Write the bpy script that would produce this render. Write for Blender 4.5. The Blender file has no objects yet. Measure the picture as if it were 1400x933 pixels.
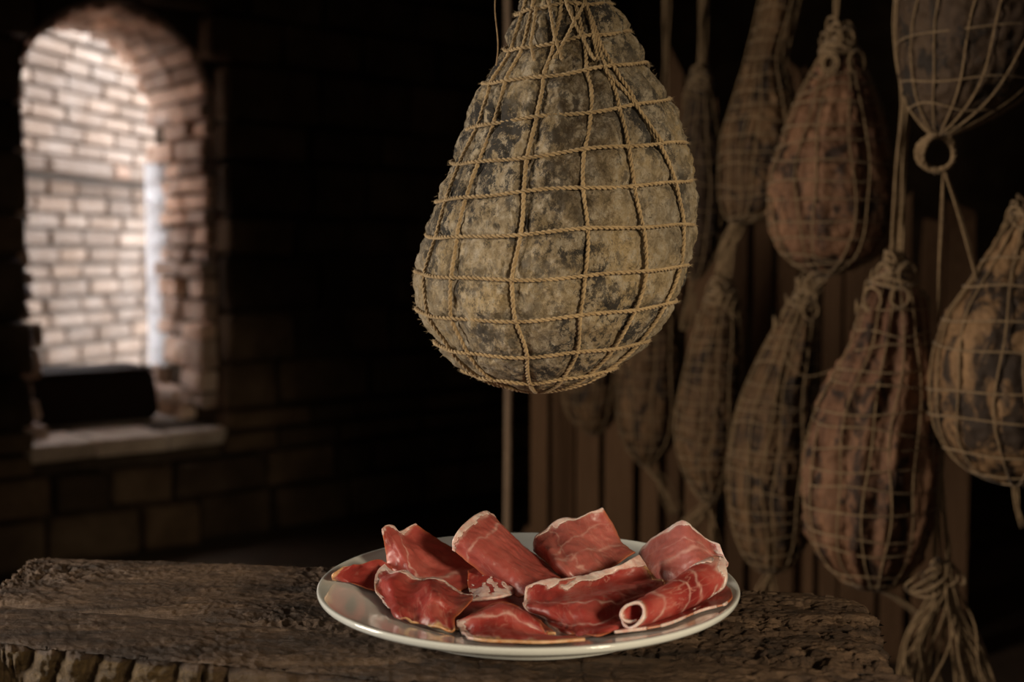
import bpy, math, random
import numpy as np
from mathutils import Vector
rnd = random.Random(11)
rng = np.random.default_rng(5)
scene = bpy.context.scene
COL = scene.collection

# ------------------------------------------------------------ camera, world, lights
F_PX, PITCH, CAMZ = 1635.0, math.radians(4.075), 1.010
cam_d = bpy.data.cameras.new('camera')
cam_d.sensor_width = 36.0
cam_d.lens = F_PX / 1400 * 36.0
cam_d.clip_start = 0.02
cam_d.dof.use_dof = True
cam_d.dof.focus_distance = 0.875
cam_d.dof.aperture_fstop = 5.0
cam = bpy.data.objects.new('camera', cam_d)
COL.objects.link(cam)
cam.location = (0, 0, CAMZ)
cam.rotation_euler = (math.pi / 2 - PITCH, 0, 0)
scene.camera = cam

world = bpy.data.worlds.new('sky')
scene.world = world
world.use_nodes = True
bg = world.node_tree.nodes['Background']
bg.inputs[0].default_value = (0.90, 0.92, 1.0, 1)
bg.inputs[1].default_value = 10.0

def area(name, loc, target, sx, sy, power, col):
    l = bpy.data.lights.new(name, 'AREA')
    l.shape = 'RECTANGLE'; l.size = sx; l.size_y = sy
    l.energy = power; l.color = col
    o = bpy.data.objects.new(name, l); COL.objects.link(o)
    o.location = loc
    o.rotation_euler = (Vector(target) - Vector(loc)).to_track_quat('-Z', 'Y').to_euler()
    return o
# free area light added for the side light from the left, no doorway there, and a shaded warm lamp at the right aimed at the plate and the pale ham
key = area('left_key_light', (-1.60, 0.80, 1.05), (0.35, 1.35, 0.74), 0.5, 0.8, 11.5, (1.0, 0.88, 0.74))
key.data.spread = math.radians(105)
area('rear_fill_light', (-.6, -1.9, 1.4), (-.4, 3.0, 1.0), .9, 1.6, 4.2, (1.0, .88, .74))  # weak broad fill added behind the camera to lift the dark walls, no doorway
lamp = bpy.data.lights.new('shaded_lamp', 'SPOT')
lamp.energy = 80.0; lamp.color = (1.0, 0.83, 0.60); lamp.spot_size = math.radians(33); lamp.spot_blend = .75; lamp.shadow_soft_size = .16
lamp_o = bpy.data.objects.new('shaded_lamp', lamp); COL.objects.link(lamp_o)
lamp_o.location = (0.85, -0.40, 1.22)
lamp_o.rotation_euler = (Vector((.05, .90, .835)) - lamp_o.location).to_track_quat('-Z', 'Y').to_euler()

scene.view_settings.view_transform = 'Standard'
scene.view_settings.look = 'None'
scene.view_settings.gamma = 1.0
scene.view_settings.use_curve_mapping = False
scene.view_settings.exposure = 0.0

# ------------------------------------------------------------ helpers
def pt(px, py, Y):
    u = (px - 700) / F_PX; w = -(py - 466.5) / F_PX
    dy = math.cos(PITCH) + w * math.sin(PITCH)
    dz = -math.sin(PITCH) + w * math.cos(PITCH)
    k = Y / dy
    return np.array([u * k, Y, CAMZ + dz * k])

_perm = rng.permutation(512).astype(np.int64)
_grad = rng.normal(size=(512, 3)); _grad /= np.linalg.norm(_grad, axis=1)[:, None]
def perlin(p):
    p = np.asarray(p, float); i = np.floor(p).astype(np.int64); f = p - i
    s = f * f * f * (f * (f * 6 - 15) + 10)
    out = 0
    for dx in (0, 1):
        for dy in (0, 1):
            for dz in (0, 1):
                h = _perm[(_perm[(_perm[(i[..., 0] + dx) & 511] + i[..., 1] + dy) & 511] + i[..., 2] + dz) & 511]
                g = _grad[h]
                d = (f - np.array([dx, dy, dz]))
                wgt = (s[..., 0] if dx else 1 - s[..., 0]) * (s[..., 1] if dy else 1 - s[..., 1]) * (s[..., 2] if dz else 1 - s[..., 2])
                out = out + wgt * (g * d).sum(-1)
    return out * 1.6
def fbm(p, o=4):
    p = np.asarray(p, float); a = 1.0; s = 0
    for k in range(o):
        s = s + a * perlin(p * (2.03 ** k) + 17.3 * k); a *= 0.5
    return s

class MB:
    def __init__(self): self.v = []; self.f = []; self.n = 0
    def add(self, v, f):
        v = np.asarray(v, float)
        self.v.append(v); self.f += [tuple(int(i) + self.n for i in q) for q in f]; self.n += len(v)
    def build(self, name, m, parent=None, smooth=True):
        v = np.concatenate(self.v)
        return mesh_obj(name, v, self.f, m, parent, smooth)

def mesh_obj(name, v, f, m, parent=None, smooth=True, uv=None, attr=None):
    me = bpy.data.meshes.new(name)
    me.from_pydata(np.asarray(v, float).tolist(), [], f)
    if smooth: me.polygons.foreach_set('use_smooth', [True] * len(me.polygons))
    if m: me.materials.append(m)
    if uv is not None:
        l = me.uv_layers.new(name='uv')
        idx = np.zeros(len(me.loops), dtype=np.int32); me.loops.foreach_get('vertex_index', idx)
        l.data.foreach_set('uv', np.asarray(uv)[idx].astype(np.float32).ravel())
    if attr:
        for k, val in attr.items():
            a = me.attributes.new(k, 'FLOAT', 'POINT'); a.data.foreach_set('value', np.asarray(val, np.float32).ravel())
    me.update()
    o = bpy.data.objects.new(name, me); COL.objects.link(o)
    if parent: adopt(o, parent)
    return o

def adopt(o, parent):
    o.parent = parent
    o.matrix_parent_inverse = parent.matrix_basis.inverted()

def thing(name, label, cat, loc, group=None):
    o = bpy.data.objects.new(name, None); COL.objects.link(o)
    o.location = [float(c) for c in loc]; o.empty_display_size = .05
    tag(o, label, cat, group)
    return o
def tag(o, label, cat, group=None):
    o['label'] = label; o['category'] = cat
    if group: o['group'] = group
    return o
def struct(o):
    o['kind'] = 'structure'; return o

def gridfaces(n, m, wrap_m=False, off=0):
    f = []
    for i in range(n - 1):
        for j in range(m if wrap_m else m - 1):
            a = i * m + j; b = i * m + (j + 1) % m
            f.append((off + a, off + b, off + b + m, off + a + m))
    return f

def frames(P, closed=False):
    P = np.asarray(P, float); n = len(P)
    if closed: T = np.roll(P, -1, 0) - np.roll(P, 1, 0)
    else: T = np.gradient(P, axis=0)
    T /= np.linalg.norm(T, axis=1)[:, None] + 1e-12
    N = np.zeros_like(P)
    a = np.array([0, 0, 1.]) if abs(T[0][2]) < .8 else np.array([1., 0, 0])
    N[0] = np.cross(T[0], a); N[0] /= np.linalg.norm(N[0])
    for i in range(1, n):
        v = N[i - 1] - T[i] * (N[i - 1] @ T[i]); N[i] = v / (np.linalg.norm(v) + 1e-12)
    return T, N, np.cross(T, N)

def resample(P, step, closed=False):
    P = np.asarray(P, float)
    if closed: P = np.vstack([P, P[:1]])
    d = np.r_[0, np.cumsum(np.linalg.norm(np.diff(P, axis=0), axis=1))]
    n = max(3, int(d[-1] / step) + 1)
    s = np.linspace(0, d[-1], n)
    if closed: s = s[:-1]
    return np.stack([np.interp(s, d, P[:, k]) for k in range(3)], 1), d[-1]

def catmull(P, per=8):
    P = np.asarray(P, float)
    Q = np.vstack([2 * P[0] - P[1], P, 2 * P[-1] - P[-2]])
    out = []
    for i in range(1, len(Q) - 2):
        for t in np.arange(per) / per:
            a, b, c, d = Q[i - 1], Q[i], Q[i + 1], Q[i + 2]
            out.append(.5 * ((2 * b) + (c - a) * t + (2 * a - 5 * b + 4 * c - d) * t * t + (3 * b - 3 * c + d - a) * t ** 3))
    out.append(P[-1])
    return np.array(out)

def tube(mb, P, r, sides=5, closed=False):
    P = np.asarray(P, float); T, N, B = frames(P, closed); n = len(P)
    r = np.broadcast_to(np.asarray(r, float), (n,))
    a = np.arange(sides) * 2 * math.pi / sides
    V = P[:, None] + r[:, None, None] * (np.cos(a)[None, :, None] * N[:, None] + np.sin(a)[None, :, None] * B[:, None])
    f = gridfaces(n, sides, True)
    if closed:
        f += [((n - 1) * sides + j, (n - 1) * sides + (j + 1) % sides, (j + 1) % sides, j) for j in range(sides)]
    else:
        f.append(tuple(range(sides))[::-1]); f.append(tuple((n - 1) * sides + j for j in range(sides)))
    mb.add(V.reshape(-1, 3), f)

def rope(mb, P, r, pitch=.009, strands=2, sides=6, step=.0013, closed=False):
    P, L = resample(P, step, closed); T, N, B = frames(P, closed); n = len(P)
    turns = max(1, round(L / pitch))
    ph = np.linspace(0, turns * 2 * math.pi, n, endpoint=not closed)
    wob = 1 + .12 * np.sin(np.linspace(0, L * 260, n) + rnd.random() * 6)
    for k in range(strands):
        a = ph + k * 2 * math.pi / strands
        Q = P + (r * .48) * (np.cos(a)[:, None] * N + np.sin(a)[:, None] * B)
        tube(mb, Q, r * .56 * wob, sides, closed)

# ------------------------------------------------------------ materials
def mat(name, rough=.6, spec=.3):
    m = bpy.data.materials.new(name); m.use_nodes = True
    nt = m.node_tree; b = nt.nodes['Principled BSDF']
    b.inputs['Roughness'].default_value = rough
    b.inputs['Specular IOR Level'].default_value = spec
    return m, nt, b
def nd(nt, t, **kw):
    n = nt.nodes.new(t)
    for k, v in kw.items():
        if k.startswith('i_'):
            key = k[2:].replace('_', ' ')
            n.inputs[int(key) if key.isdigit() else key].default_value = v
        else: setattr(n, k, v)
    return n
def noise(nt, vec, scale, detail=6, rough=.6, dist=0.0):
    n = nd(nt, 'ShaderNodeTexNoise'); n.inputs['Scale'].default_value = scale
    n.inputs['Detail'].default_value = detail; n.inputs['Roughness'].default_value = rough
    n.inputs['Distortion'].default_value = dist
    if vec is not None: nt.links.new(vec, n.inputs['Vector'])
    return n.outputs['Fac']
def ramp(nt, fac, stops):
    r = nd(nt, 'ShaderNodeValToRGB'); e = r.color_ramp.elements
    while len(e) < len(stops): e.new(.5)
    for k, (p, c) in enumerate(stops):
        e[k].position = p; e[k].color = (*c, 1) if len(c) == 3 else c
    nt.links.new(fac, r.inputs[0]); return r.outputs[0]
def mixc(nt, fac, a, b, mode='MIX'):
    n = nd(nt, 'ShaderNodeMix', data_type='RGBA', blend_type=mode)
    for v, s in ((fac, n.inputs[0]), (a, n.inputs[6]), (b, n.inputs[7])):
        if isinstance(v, bpy.types.NodeSocket): nt.links.new(v, s)
        elif isinstance(v, (int, float)): s.default_value = v
        else: s.default_value = (*v, 1)
    return n.outputs[2]
def mathn(nt, op, a, b=0.0):
    n = nd(nt, 'ShaderNodeMath', operation=op)
    for v, s in ((a, n.inputs[0]), (b, n.inputs[1])):
        if isinstance(v, bpy.types.NodeSocket): nt.links.new(v, s)
        else: s.default_value = v
    return n.outputs[0]
def coords(nt, kind='Object', scale=(1, 1, 1)):
    c = nd(nt, 'ShaderNodeTexCoord'); mp = nd(nt, 'ShaderNodeMapping')
    mp.inputs['Scale'].default_value = scale
    nt.links.new(c.outputs[kind], mp.inputs[0]); return mp.outputs[0]
def bump(nt, b, h, strength=.5, dist=.01):
    n = nd(nt, 'ShaderNodeBump'); n.inputs['Strength'].default_value = strength; n.inputs['Distance'].default_value = dist
    nt.links.new(h, n.inputs['Height']); nt.links.new(n.outputs[0], b.inputs['Normal'])
def rand(nt):
    return nd(nt, 'ShaderNodeObjectInfo').outputs['Random']

def M_masonry(name, stops, scale=7, rough=.9, var=1.0):
    m, nt, b = mat(name, rough, .15)
    v = coords(nt, 'Generated'); ge = nd(nt, 'ShaderNodeNewGeometry')
    n1 = noise(nt, ge.outputs['Position'], scale, 8, .65)
    c = ramp(nt, n1, [(.28, stops[0]), (.5, stops[1]), (.72, stops[2])])
    r = rand(nt)
    c2 = ramp(nt, r, [(0, (.55, .52, .5)), (.5, (1, .95, .9)), (1, (1.25, 1.12, 1.0))])
    c = mixc(nt, var, c, c2, 'MULTIPLY')
    nt.links.new(c, b.inputs['Base Color'])
    bump(nt, b, noise(nt, ge.outputs['Position'], scale * 6, 8, .7), .7, .012)
    return m
M = {}
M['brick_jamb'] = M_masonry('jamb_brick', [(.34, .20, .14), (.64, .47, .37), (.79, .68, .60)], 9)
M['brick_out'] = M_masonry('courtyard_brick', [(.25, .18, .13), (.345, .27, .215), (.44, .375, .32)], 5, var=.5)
M['mortar_out'] = M_masonry('courtyard_mortar', [(.23, .195, .16), (.29, .25, .21), (.35, .31, .265)], 8, var=0.0)
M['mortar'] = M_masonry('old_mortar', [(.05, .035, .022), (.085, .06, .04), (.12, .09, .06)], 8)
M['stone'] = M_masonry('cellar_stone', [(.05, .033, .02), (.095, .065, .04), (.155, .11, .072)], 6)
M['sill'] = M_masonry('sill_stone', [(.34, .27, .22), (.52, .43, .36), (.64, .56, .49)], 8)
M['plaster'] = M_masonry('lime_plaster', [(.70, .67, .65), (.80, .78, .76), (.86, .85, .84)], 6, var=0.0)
M['floor'] = M_masonry('earth_floor', [(.04, .03, .02), (.07, .05, .035), (.10, .075, .055)], 3)

def M_wood(name, stops, axis=(1, 1, 1), scale=18, rough=.7, spec=.3, bs=.6, kind='Object'):
    m, nt, b = mat(name, rough, spec)
    v = coords(nt, kind, axis)
    n1 = noise(nt, v, scale, 9, .65, .4); n2 = noise(nt, v, scale * 4.5, 7, .7)
    c = ramp(nt, n1, [(.30, stops[0]), (.5, stops[1]), (.72, stops[2])])
    c = mixc(nt, .5, c, ramp(nt, n2, [(.3, (.35, .33, .3)), (.7, (1.3, 1.25, 1.2))]), 'MULTIPLY')
    r = ramp(nt, rand(nt), [(0, (.7, .66, .62)), (1, (1.25, 1.2, 1.15))])
    c = mixc(nt, 1.0, c, r, 'MULTIPLY')
    nt.links.new(c, b.inputs['Base Color'])
    h = mathn(nt, 'ADD', n1, mathn(nt, 'MULTIPLY', n2, .5))
    bump(nt, b, h, bs, .006)
    return m
M['board'] = M_wood('dark_board', [(.13, .066, .034), (.28, .16, .085), (.42, .26, .15)], (9, 9, 1), 5, .75)
M['pole'] = M_wood('pale_pole_wood', [(.30, .20, .13), (.45, .32, .22), (.58, .44, .32)], (9, 9, 1), 5, .75)
M['beam'] = M_wood('beam_wood', [(.05, .03, .018), (.09, .055, .03), (.13, .08, .05)], (6, 1, 6), 6, .8)
M['box'] = M_wood('box_wood', [(.010, .006, .004), (.018, .011, .008), (.03, .018, .012)], (1, 6, 6), 8, .8, .1)

def M_table():
    m, nt, b = mat('decayed_table_wood', .62, .35)
    v = coords(nt, 'Object', (1, 1, 1)); vs = coords(nt, 'Object', (1, 5, 5))
    n1 = noise(nt, vs, 9, 10, .7, .6); n2 = noise(nt, v, 60, 8, .75); n3 = noise(nt, vs, 55, 8, .7)
    c = ramp(nt, n1, [(.30, (.016, .010, .006)), (.48, (.078, .047, .027)), (.60, (.15, .096, .058)), (.76, (.27, .185, .12))])
    c = mixc(nt, .75, c, ramp(nt, n2, [(.3, (.35, .3, .27)), (.52, (.9, .85, .8)), (.72, (1.5, 1.4, 1.3))]), 'MULTIPLY')
    a = nd(nt, 'ShaderNodeAttribute', attribute_name='raw').outputs['Fac']
    c = mixc(nt, a, c, ramp(nt, n3, [(.3, (.045, .026, .010)), (.55, (.13, .080, .030)), (.8, (.23, .15, .06))]))
    nt.links.new(c, b.inputs['Base Color'])
    rr = ramp(nt, n2, [(.35, (.8, .8, .8)), (.7, (.38, .38, .38))])
    nt.links.new(rr, b.inputs['Roughness'])
    h = mathn(nt, 'ADD', n2, mathn(nt, 'MULTIPLY', n3, .7))
    bump(nt, b, h, .9, .004)
    return m
M['table'] = M_table()

def M_twine(name, a, c, rough=.8):
    m, nt, b = mat(name, rough, .2)
    v = coords(nt, 'Object')
    n = noise(nt, v, 180, 6, .7)
    col = ramp(nt, n, [(.25, a), (.75, c)])
    col = mixc(nt, .6, col, ramp(nt, noise(nt, v, 14, 4), [(.3, (.6, .56, .5)), (.7, (1.2, 1.15, 1.1))]), 'MULTIPLY')
    nt.links.new(col, b.inputs['Base Color']); bump(nt, b, n, .5, .001)
    b.inputs['Sheen Weight'].default_value = .15
    return m
M['twine'] = M_twine('hemp_twine', (.24, .16, .075), (.52, .39, .22))
M['net'] = M_twine('old_netting', (.14, .085, .04), (.35, .24, .13))

def M_rind():
    m, nt, b = mat('moulded_rind', .85, .18)
    v = coords(nt, 'Object', (1, 1, .8)); vv = coords(nt, 'Object', (1, 1, .55))
    n1 = noise(nt, v, 13, 8, .62, .3); n2 = noise(nt, vv, 40, 12, .78, .5); n3 = noise(nt, v, 300, 6, .7, .3); n4 = noise(nt, v, 95, 12, .78, .3)
    c = ramp(nt, n1, [(.34, (.34, .275, .19)), (.48, (.50, .385, .235)), (.62, (.63, .465, .25))])
    c = mixc(nt, ramp(nt, n4, [(.47, (0, 0, 0)), (.60, (.85,) * 3)]), c, (.70, .60, .45))          # pale bloom
    c = mixc(nt, ramp(nt, n4, [(.34, (.85,) * 3), (.47, (0, 0, 0))]), c, (.17, .13, .075))         # brown pits
    reg = ramp(nt, noise(nt, v, 10, 5, .6, .5), [(.38, (.15,) * 3), (.54, (1, 1, 1))])
    nm = mathn(nt, 'ADD', mathn(nt, 'MULTIPLY', n2, .5), mathn(nt, 'MULTIPLY', noise(nt, v, 120, 10, .8), .5))
    dark = ramp(nt, nm, [(.485, (0, 0, 0)), (.525, (.95,) * 3)])
    c = mixc(nt, mixc(nt, 1.0, dark, reg, 'MULTIPLY'), c, (.055, .052, .050))                      # blue-black mould
    c = mixc(nt, ramp(nt, n3, [(.58, (0, 0, 0)), (.66, (.7,) * 3)]), c, (.10, .08, .055))
    st = nd(nt, 'ShaderNodeAttribute', attribute_name='stain').outputs['Fac']
    c = mixc(nt, mathn(nt, 'MULTIPLY', st, ramp(nt, n4, [(.38, (.95,) * 3), (.62, (.25,) * 3)])), c, (.075, .048, .026))
    nt.links.new(c, b.inputs['Base Color'])
    h = mathn(nt, 'ADD', n4, mathn(nt, 'MULTIPLY', n3, .35))
    bump(nt, b, h, 1.0, .008)
    return m
M['rind'] = M_rind()

def M_aged(name, base, light, dark, thr=.52, scale=14):
    m, nt, b = mat(name, .7, .25)
    v = coords(nt, 'Object', (1, 1, .5)); ri = rand(nt)
    off = nd(nt, 'ShaderNodeVectorMath', operation='ADD'); cm = nd(nt, 'ShaderNodeCombineXYZ')
    k = mathn(nt, 'MULTIPLY', ri, 30.0)
    for i in range(3): nt.links.new(k, cm.inputs[i])
    nt.links.new(v, off.inputs[0]); nt.links.new(cm.outputs[0], off.inputs[1]); v = off.outputs[0]
    n1 = noise(nt, v, scale, 7, .6, .6); n2 = noise(nt, v, scale * 2.2, 7, .65, .8); n3 = noise(nt, v, 120, 6, .7)
    c = ramp(nt, n1, [(.33, base), (.66, light)])
    c = mixc(nt, ramp(nt, n2, [(thr, (0, 0, 0)), (thr + .08, (.9,) * 3)]), c, dark)
    c = mixc(nt, .5, c, ramp(nt, n3, [(.3, (.5, .5, .5)), (.7, (1.3, 1.3, 1.3))]), 'MULTIPLY')
    nt.links.new(c, b.inputs['Base Color'])
    bump(nt, b, mathn(nt, 'ADD', n2, n3), .6, .004)
    return m
M['aged_red'] = M_aged('aged_red_skin', (.115, .052, .028), (.25, .125, .064), (.026, .016, .011), .52)
M['aged_tan'] = M_aged('aged_tan_skin', (.15, .08, .036), (.28, .16, .075), (.018, .012, .009), .465, 11)
M['aged_brown'] = M_aged('aged_brown_skin', (.085, .045, .020), (.19, .105, .048), (.02, .013, .009), .50)
M['aged_dark'] = M_aged('aged_dark_skin', (.05, .028, .016), (.09, .055, .03), (.02, .014, .01), .52)

def M_plate():
    m, nt, b = mat('white_glazed_ceramic', .12, .5)
    v = coords(nt, 'Object')
    c = ramp(nt, noise(nt, v, 20, 5), [(.3, (.66, .67, .62)), (.7, (.74, .75, .70))])
    nt.links.new(c, b.inputs['Base Color'])
    b.inputs['Coat Weight'].default_value = .5; b.inputs['Coat Roughness'].default_value = .05
    return m
M['plate'] = M_plate()
def M_meat():
    m, nt, b = mat('cured_meat', .34, .5)
    u = nd(nt, 'ShaderNodeUVMap', uv_map='uv').outputs[0]
    ri = rand(nt); mp = nd(nt, 'ShaderNodeMapping')
    nt.links.new(u, mp.inputs[0]); cm = nd(nt, 'ShaderNodeCombineXYZ')
    nt.links.new(mathn(nt, 'MULTIPLY', ri, 13.0), cm.inputs[0]); nt.links.new(mathn(nt, 'MULTIPLY', ri, 29.0), cm.inputs[1])
    nt.links.new(cm.outputs[0], mp.inputs[1]); p = mp.outputs[0]
    n1 = noise(nt, p, 28, 5, .55, .4); n2 = noise(nt, p, 150, 7, .7, 1.0)
    c = ramp(nt, n1, [(.30, (.19, .016, .014)), (.50, (.34, .046, .036)), (.72, (.48, .115, .09))])
    st = nd(nt, 'ShaderNodeMapping'); st.inputs['Scale'].default_value = (1, 3.2, 1); nt.links.new(p, st.inputs[0])
    n3 = noise(nt, st.outputs[0], 26, 4, .5, 1.6)
    vein = ramp(nt, mathn(nt, 'ABSOLUTE', mathn(nt, 'SUBTRACT', n3, .5)), [(.0, (.5,) * 3), (.014, (.22,) * 3), (.03, (0, 0, 0))])
    veinm = mixc(nt, 1.0, vein, ramp(nt, noise(nt, p, 16, 3), [(.42, (0, 0, 0)), (.6, (1, 1, 1))]), 'MULTIPLY')
    c = mixc(nt, veinm, c, (.66, .36, .28))
    c = mixc(nt, ramp(nt, n2, [(.60, (0, 0, 0)), (.72, (.5,) * 3)]), c, (.58, .22, .16))
    ln = nd(nt, 'ShaderNodeAttribute', attribute_name='line').outputs['Fac']
    c = mixc(nt, mathn(nt, 'MULTIPLY', ln, .8), c, (.68, .44, .37))
    pl = nd(nt, 'ShaderNodeAttribute', attribute_name='pale').outputs['Fac']
    c = mixc(nt, pl, c, (.56, .22, .18))
    sf = nd(nt, 'ShaderNodeAttribute', attribute_name='soft').outputs['Fac']
    c = mixc(nt, mathn(nt, 'MULTIPLY', sf, .8), c, (.66, .42, .35))
    ed = nd(nt, 'ShaderNodeAttribute', attribute_name='edge').outputs['Fac']
    c = mixc(nt, mathn(nt, 'MULTIPLY', ed, .55), c, (.46, .16, .05))
    nt.links.new(c, b.inputs['Base Color'])
    b.inputs['Subsurface Weight'].default_value = .25
    b.inputs['Subsurface Radius'].default_value = (1.0, .25, .15); b.inputs['Subsurface Scale'].default_value = .003
    b.inputs['Coat Weight'].default_value = .15; b.inputs['Coat Roughness'].default_value = .25
    bump(nt, b, mathn(nt, 'ADD', n2, mathn(nt, 'MULTIPLY', n3, .5)), .35, .0012)
    return m
M['meat'] = M_meat()
def M_fat(name, a, c):
    m, nt, b = mat(name, .38, .5)
    v = coords(nt, 'Object'); n = noise(nt, v, 130, 6, .65)
    nt.links.new(ramp(nt, n, [(.35, a), (.62, c)]), b.inputs['Base Color'])
    b.inputs['Subsurface Weight'].default_value = .35
    b.inputs['Subsurface Radius'].default_value = (1.0, .5, .35); b.inputs['Subsurface Scale'].default_value = .003
    b.inputs['Coat Weight'].default_value = .3; b.inputs['Coat Roughness'].default_value = .2
    bump(nt, b, n, .5, .0015)
    return m
M['fat'] = M_fat('white_fat', (.62, .36, .30), (.74, .60, .54))
M['fat_amber'] = M_fat('amber_rim_fat', (.50, .20, .06), (.68, .44, .25))

# ------------------------------------------------------------ setting: room shell
def brick_mesh(name, m, k):
    """unit block, bevelled and knocked about, 44 triangles"""
    r = random.Random(k); b = .085
    v = []
    for sx in (-1, 1):
        for sy in (-1, 1):
            for sz in (-1, 1):
                j = [r.uniform(-.05, .05) for _ in range(3)]
                p = np.array([sx * .5 + j[0] * .5, sy * .5 + j[1], sz * .5 + j[2]])
                for ax in range(3):
                    q = p.copy()
                    for a2 in range(3):
                        if a2 != ax: q[a2] -= b * np.sign([sx, sy, sz][a2]) * (.45 if a2 == 0 else 1.25)
                    v.append(q)
    idx = lambda sx, sy, sz, ax: ((sx * 2 + sy) * 2 + sz) * 3 + ax
    f = []
    for ax in range(3):
        o = [a for a in range(3) if a != ax]
        for s in (0, 1):
            q = []
            for (a, c) in ((0, 0), (1, 0), (1, 1), (0, 1)):
                t = [0, 0, 0]; t[ax] = s; t[o[0]] = a; t[o[1]] = c
                q.append(idx(*t, ax))
            flip = (s == 0) ^ (ax == 1)
            f.append(tuple(q[::-1] if flip else q))
    for ax in range(3):                                # edges along ax
        o = [a for a in range(3) if a != ax]
        for a in (0, 1):
            for c in (0, 1):
                t0 = [0, 0, 0]; t1 = [0, 0, 0]
                t1[ax] = 1
                for t in (t0, t1): t[o[0]] = a; t[o[1]] = c
                f.append((idx(*t0, o[0]), idx(*t1, o[0]), idx(*t1, o[1]), idx(*t0, o[1])))
    for c in range(8):
        f.append((c * 3, c * 3 + 1, c * 3 + 2))
    me = bpy.data.meshes.new(name); me.from_pydata([list(map(float, q)) for q in v], [], f); me.materials.append(m)
    import bmesh
    bm = bmesh.new(); bm.from_mesh(me); bmesh.ops.recalc_face_normals(bm, faces=bm.faces)
    bm.to_mesh(me); bm.free()
    return me
def block(name, me, parent, c, ex, ey, ez, size, roll=0):
    from mathutils import Matrix
    R = Matrix(((ex[0], ey[0], ez[0], c[0]), (ex[1], ey[1], ez[1], c[1]), (ex[2], ey[2], ez[2], c[2]), (0, 0, 0, 1)))
    o = bpy.data.objects.new(name, me); COL.objects.link(o)
    o.parent = parent
    o.matrix_basis = R @ Matrix.Diagonal((size[0], size[1], size[2], 1))
    return o

UP = np.array([0, 0, 1.])
A = math.radians(40)
T = np.array([math.cos(A), math.sin(A), 0]); N = np.array([-math.sin(A), math.cos(A), 0])   # along wall, outwards
P0 = np.array([-1.044, 4.2, 0]) + T * .018              # right edge of the window, inner face
WIN_W, SILL, SPRING, THICK = .650, .405, 1.51, .60
RAD = WIN_W / 2
def wl(s, d, z): return P0 + T * s + N * d + UP * z

def arch_wall():
    s0, s1, z1 = -3.2, 2.2, 2.75
    mb = MB()
    na = 24
    arch = [(0.02, z_) for z_ in np.linspace(SILL, SPRING, 9)[:-1]] + [(-RAD + (RAD + .02) * math.cos(a), SPRING + (RAD + .02) * math.sin(a)) for a in np.linspace(0, math.pi, na)] + [(-WIN_W - .02, z_) for z_ in np.linspace(SPRING, SILL, 9)[1:]] + [(s_, SILL) for s_ in np.linspace(-WIN_W - .02, .02, 7)[1:-1]]
    # inner and outer faces as quads fanned from the opening edge to the wall border
    def outer(s, z):
        # project radially on to wall rectangle
        cx, cz = -RAD, 1.0
        dx, dz = s - cx, z - cz
        k = 1e9
        if dx > 1e-9: k = min(k, (s1 - cx) / dx)
        if dx < -1e-9: k = min(k, (s0 - cx) / dx)
        if dz > 1e-9: k = min(k, (z1 - cz) / dz)
        if dz < -1e-9: k = min(k, (0 - cz) / dz)
        return cx + dx * k, cz + dz * k
    corners = [(s1, 0), (s1, z1), (s0, z1), (s0, 0)]
    pts = arch
    n = len(pts)
    for d, flip in ((.05, False), (THICK - .04, True)):
        V = [wl(s, d, z) for s, z in pts] + [wl(*(lambda q: (q[0], d, q[1]))(outer(s, z))) for s, z in pts] + [wl(s, d, z) for s, z in corners]
        F = []
        for i in range(n):
            j = (i + 1) % n
            F.append((i, j, n + j, n + i))
        ang = lambda p: math.atan2(p[1] - 1.0, p[0] + RAD)
        for c, (s, z) in enumerate(corners):
            for i in range(n):
                j = (i + 1) % n
                a, b, x = ang(outer(*pts[i])), ang(outer(*pts[j])), ang((s, z))
                lo, hi = a, b
                if hi < lo: hi += 2 * math.pi
                if hi - lo > math.pi: continue
                xx = x
                while xx < lo: xx += 2 * math.pi
                if lo < xx < hi: F.append((n + i, n + j, 2 * n + c))
        mb.add(V, F)
    V = [wl(s, .05, z) for s, z in pts] + [wl(s, THICK - .04, z) for s, z in pts]
    mb.add(V, [(i, (i + 1) % n, n + (i + 1) % n, n + i) for i in range(n)])
    # outer rim closing the slab
    V = [wl(s, d, z) for d in (.05, THICK - .04) for s, z in corners]
    mb.add(V, [(i, (i + 1) % 4, 4 + (i + 1) % 4, 4 + i) for i in range(4)])
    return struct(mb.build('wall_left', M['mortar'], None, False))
wall_left = arch_wall()
stone_me = [brick_mesh('stone', M['stone'], 100 + k) for k in range(6)]
jamb_me = [brick_mesh('brick', M['brick_jamb'], 200 + k) for k in range(6)]
out_me = [brick_mesh('brick', M['brick_out'], 300 + k) for k in range(6)]
sill_me = [brick_mesh('sill_stone', M['sill'], 400 + k) for k in range(3)]
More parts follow.
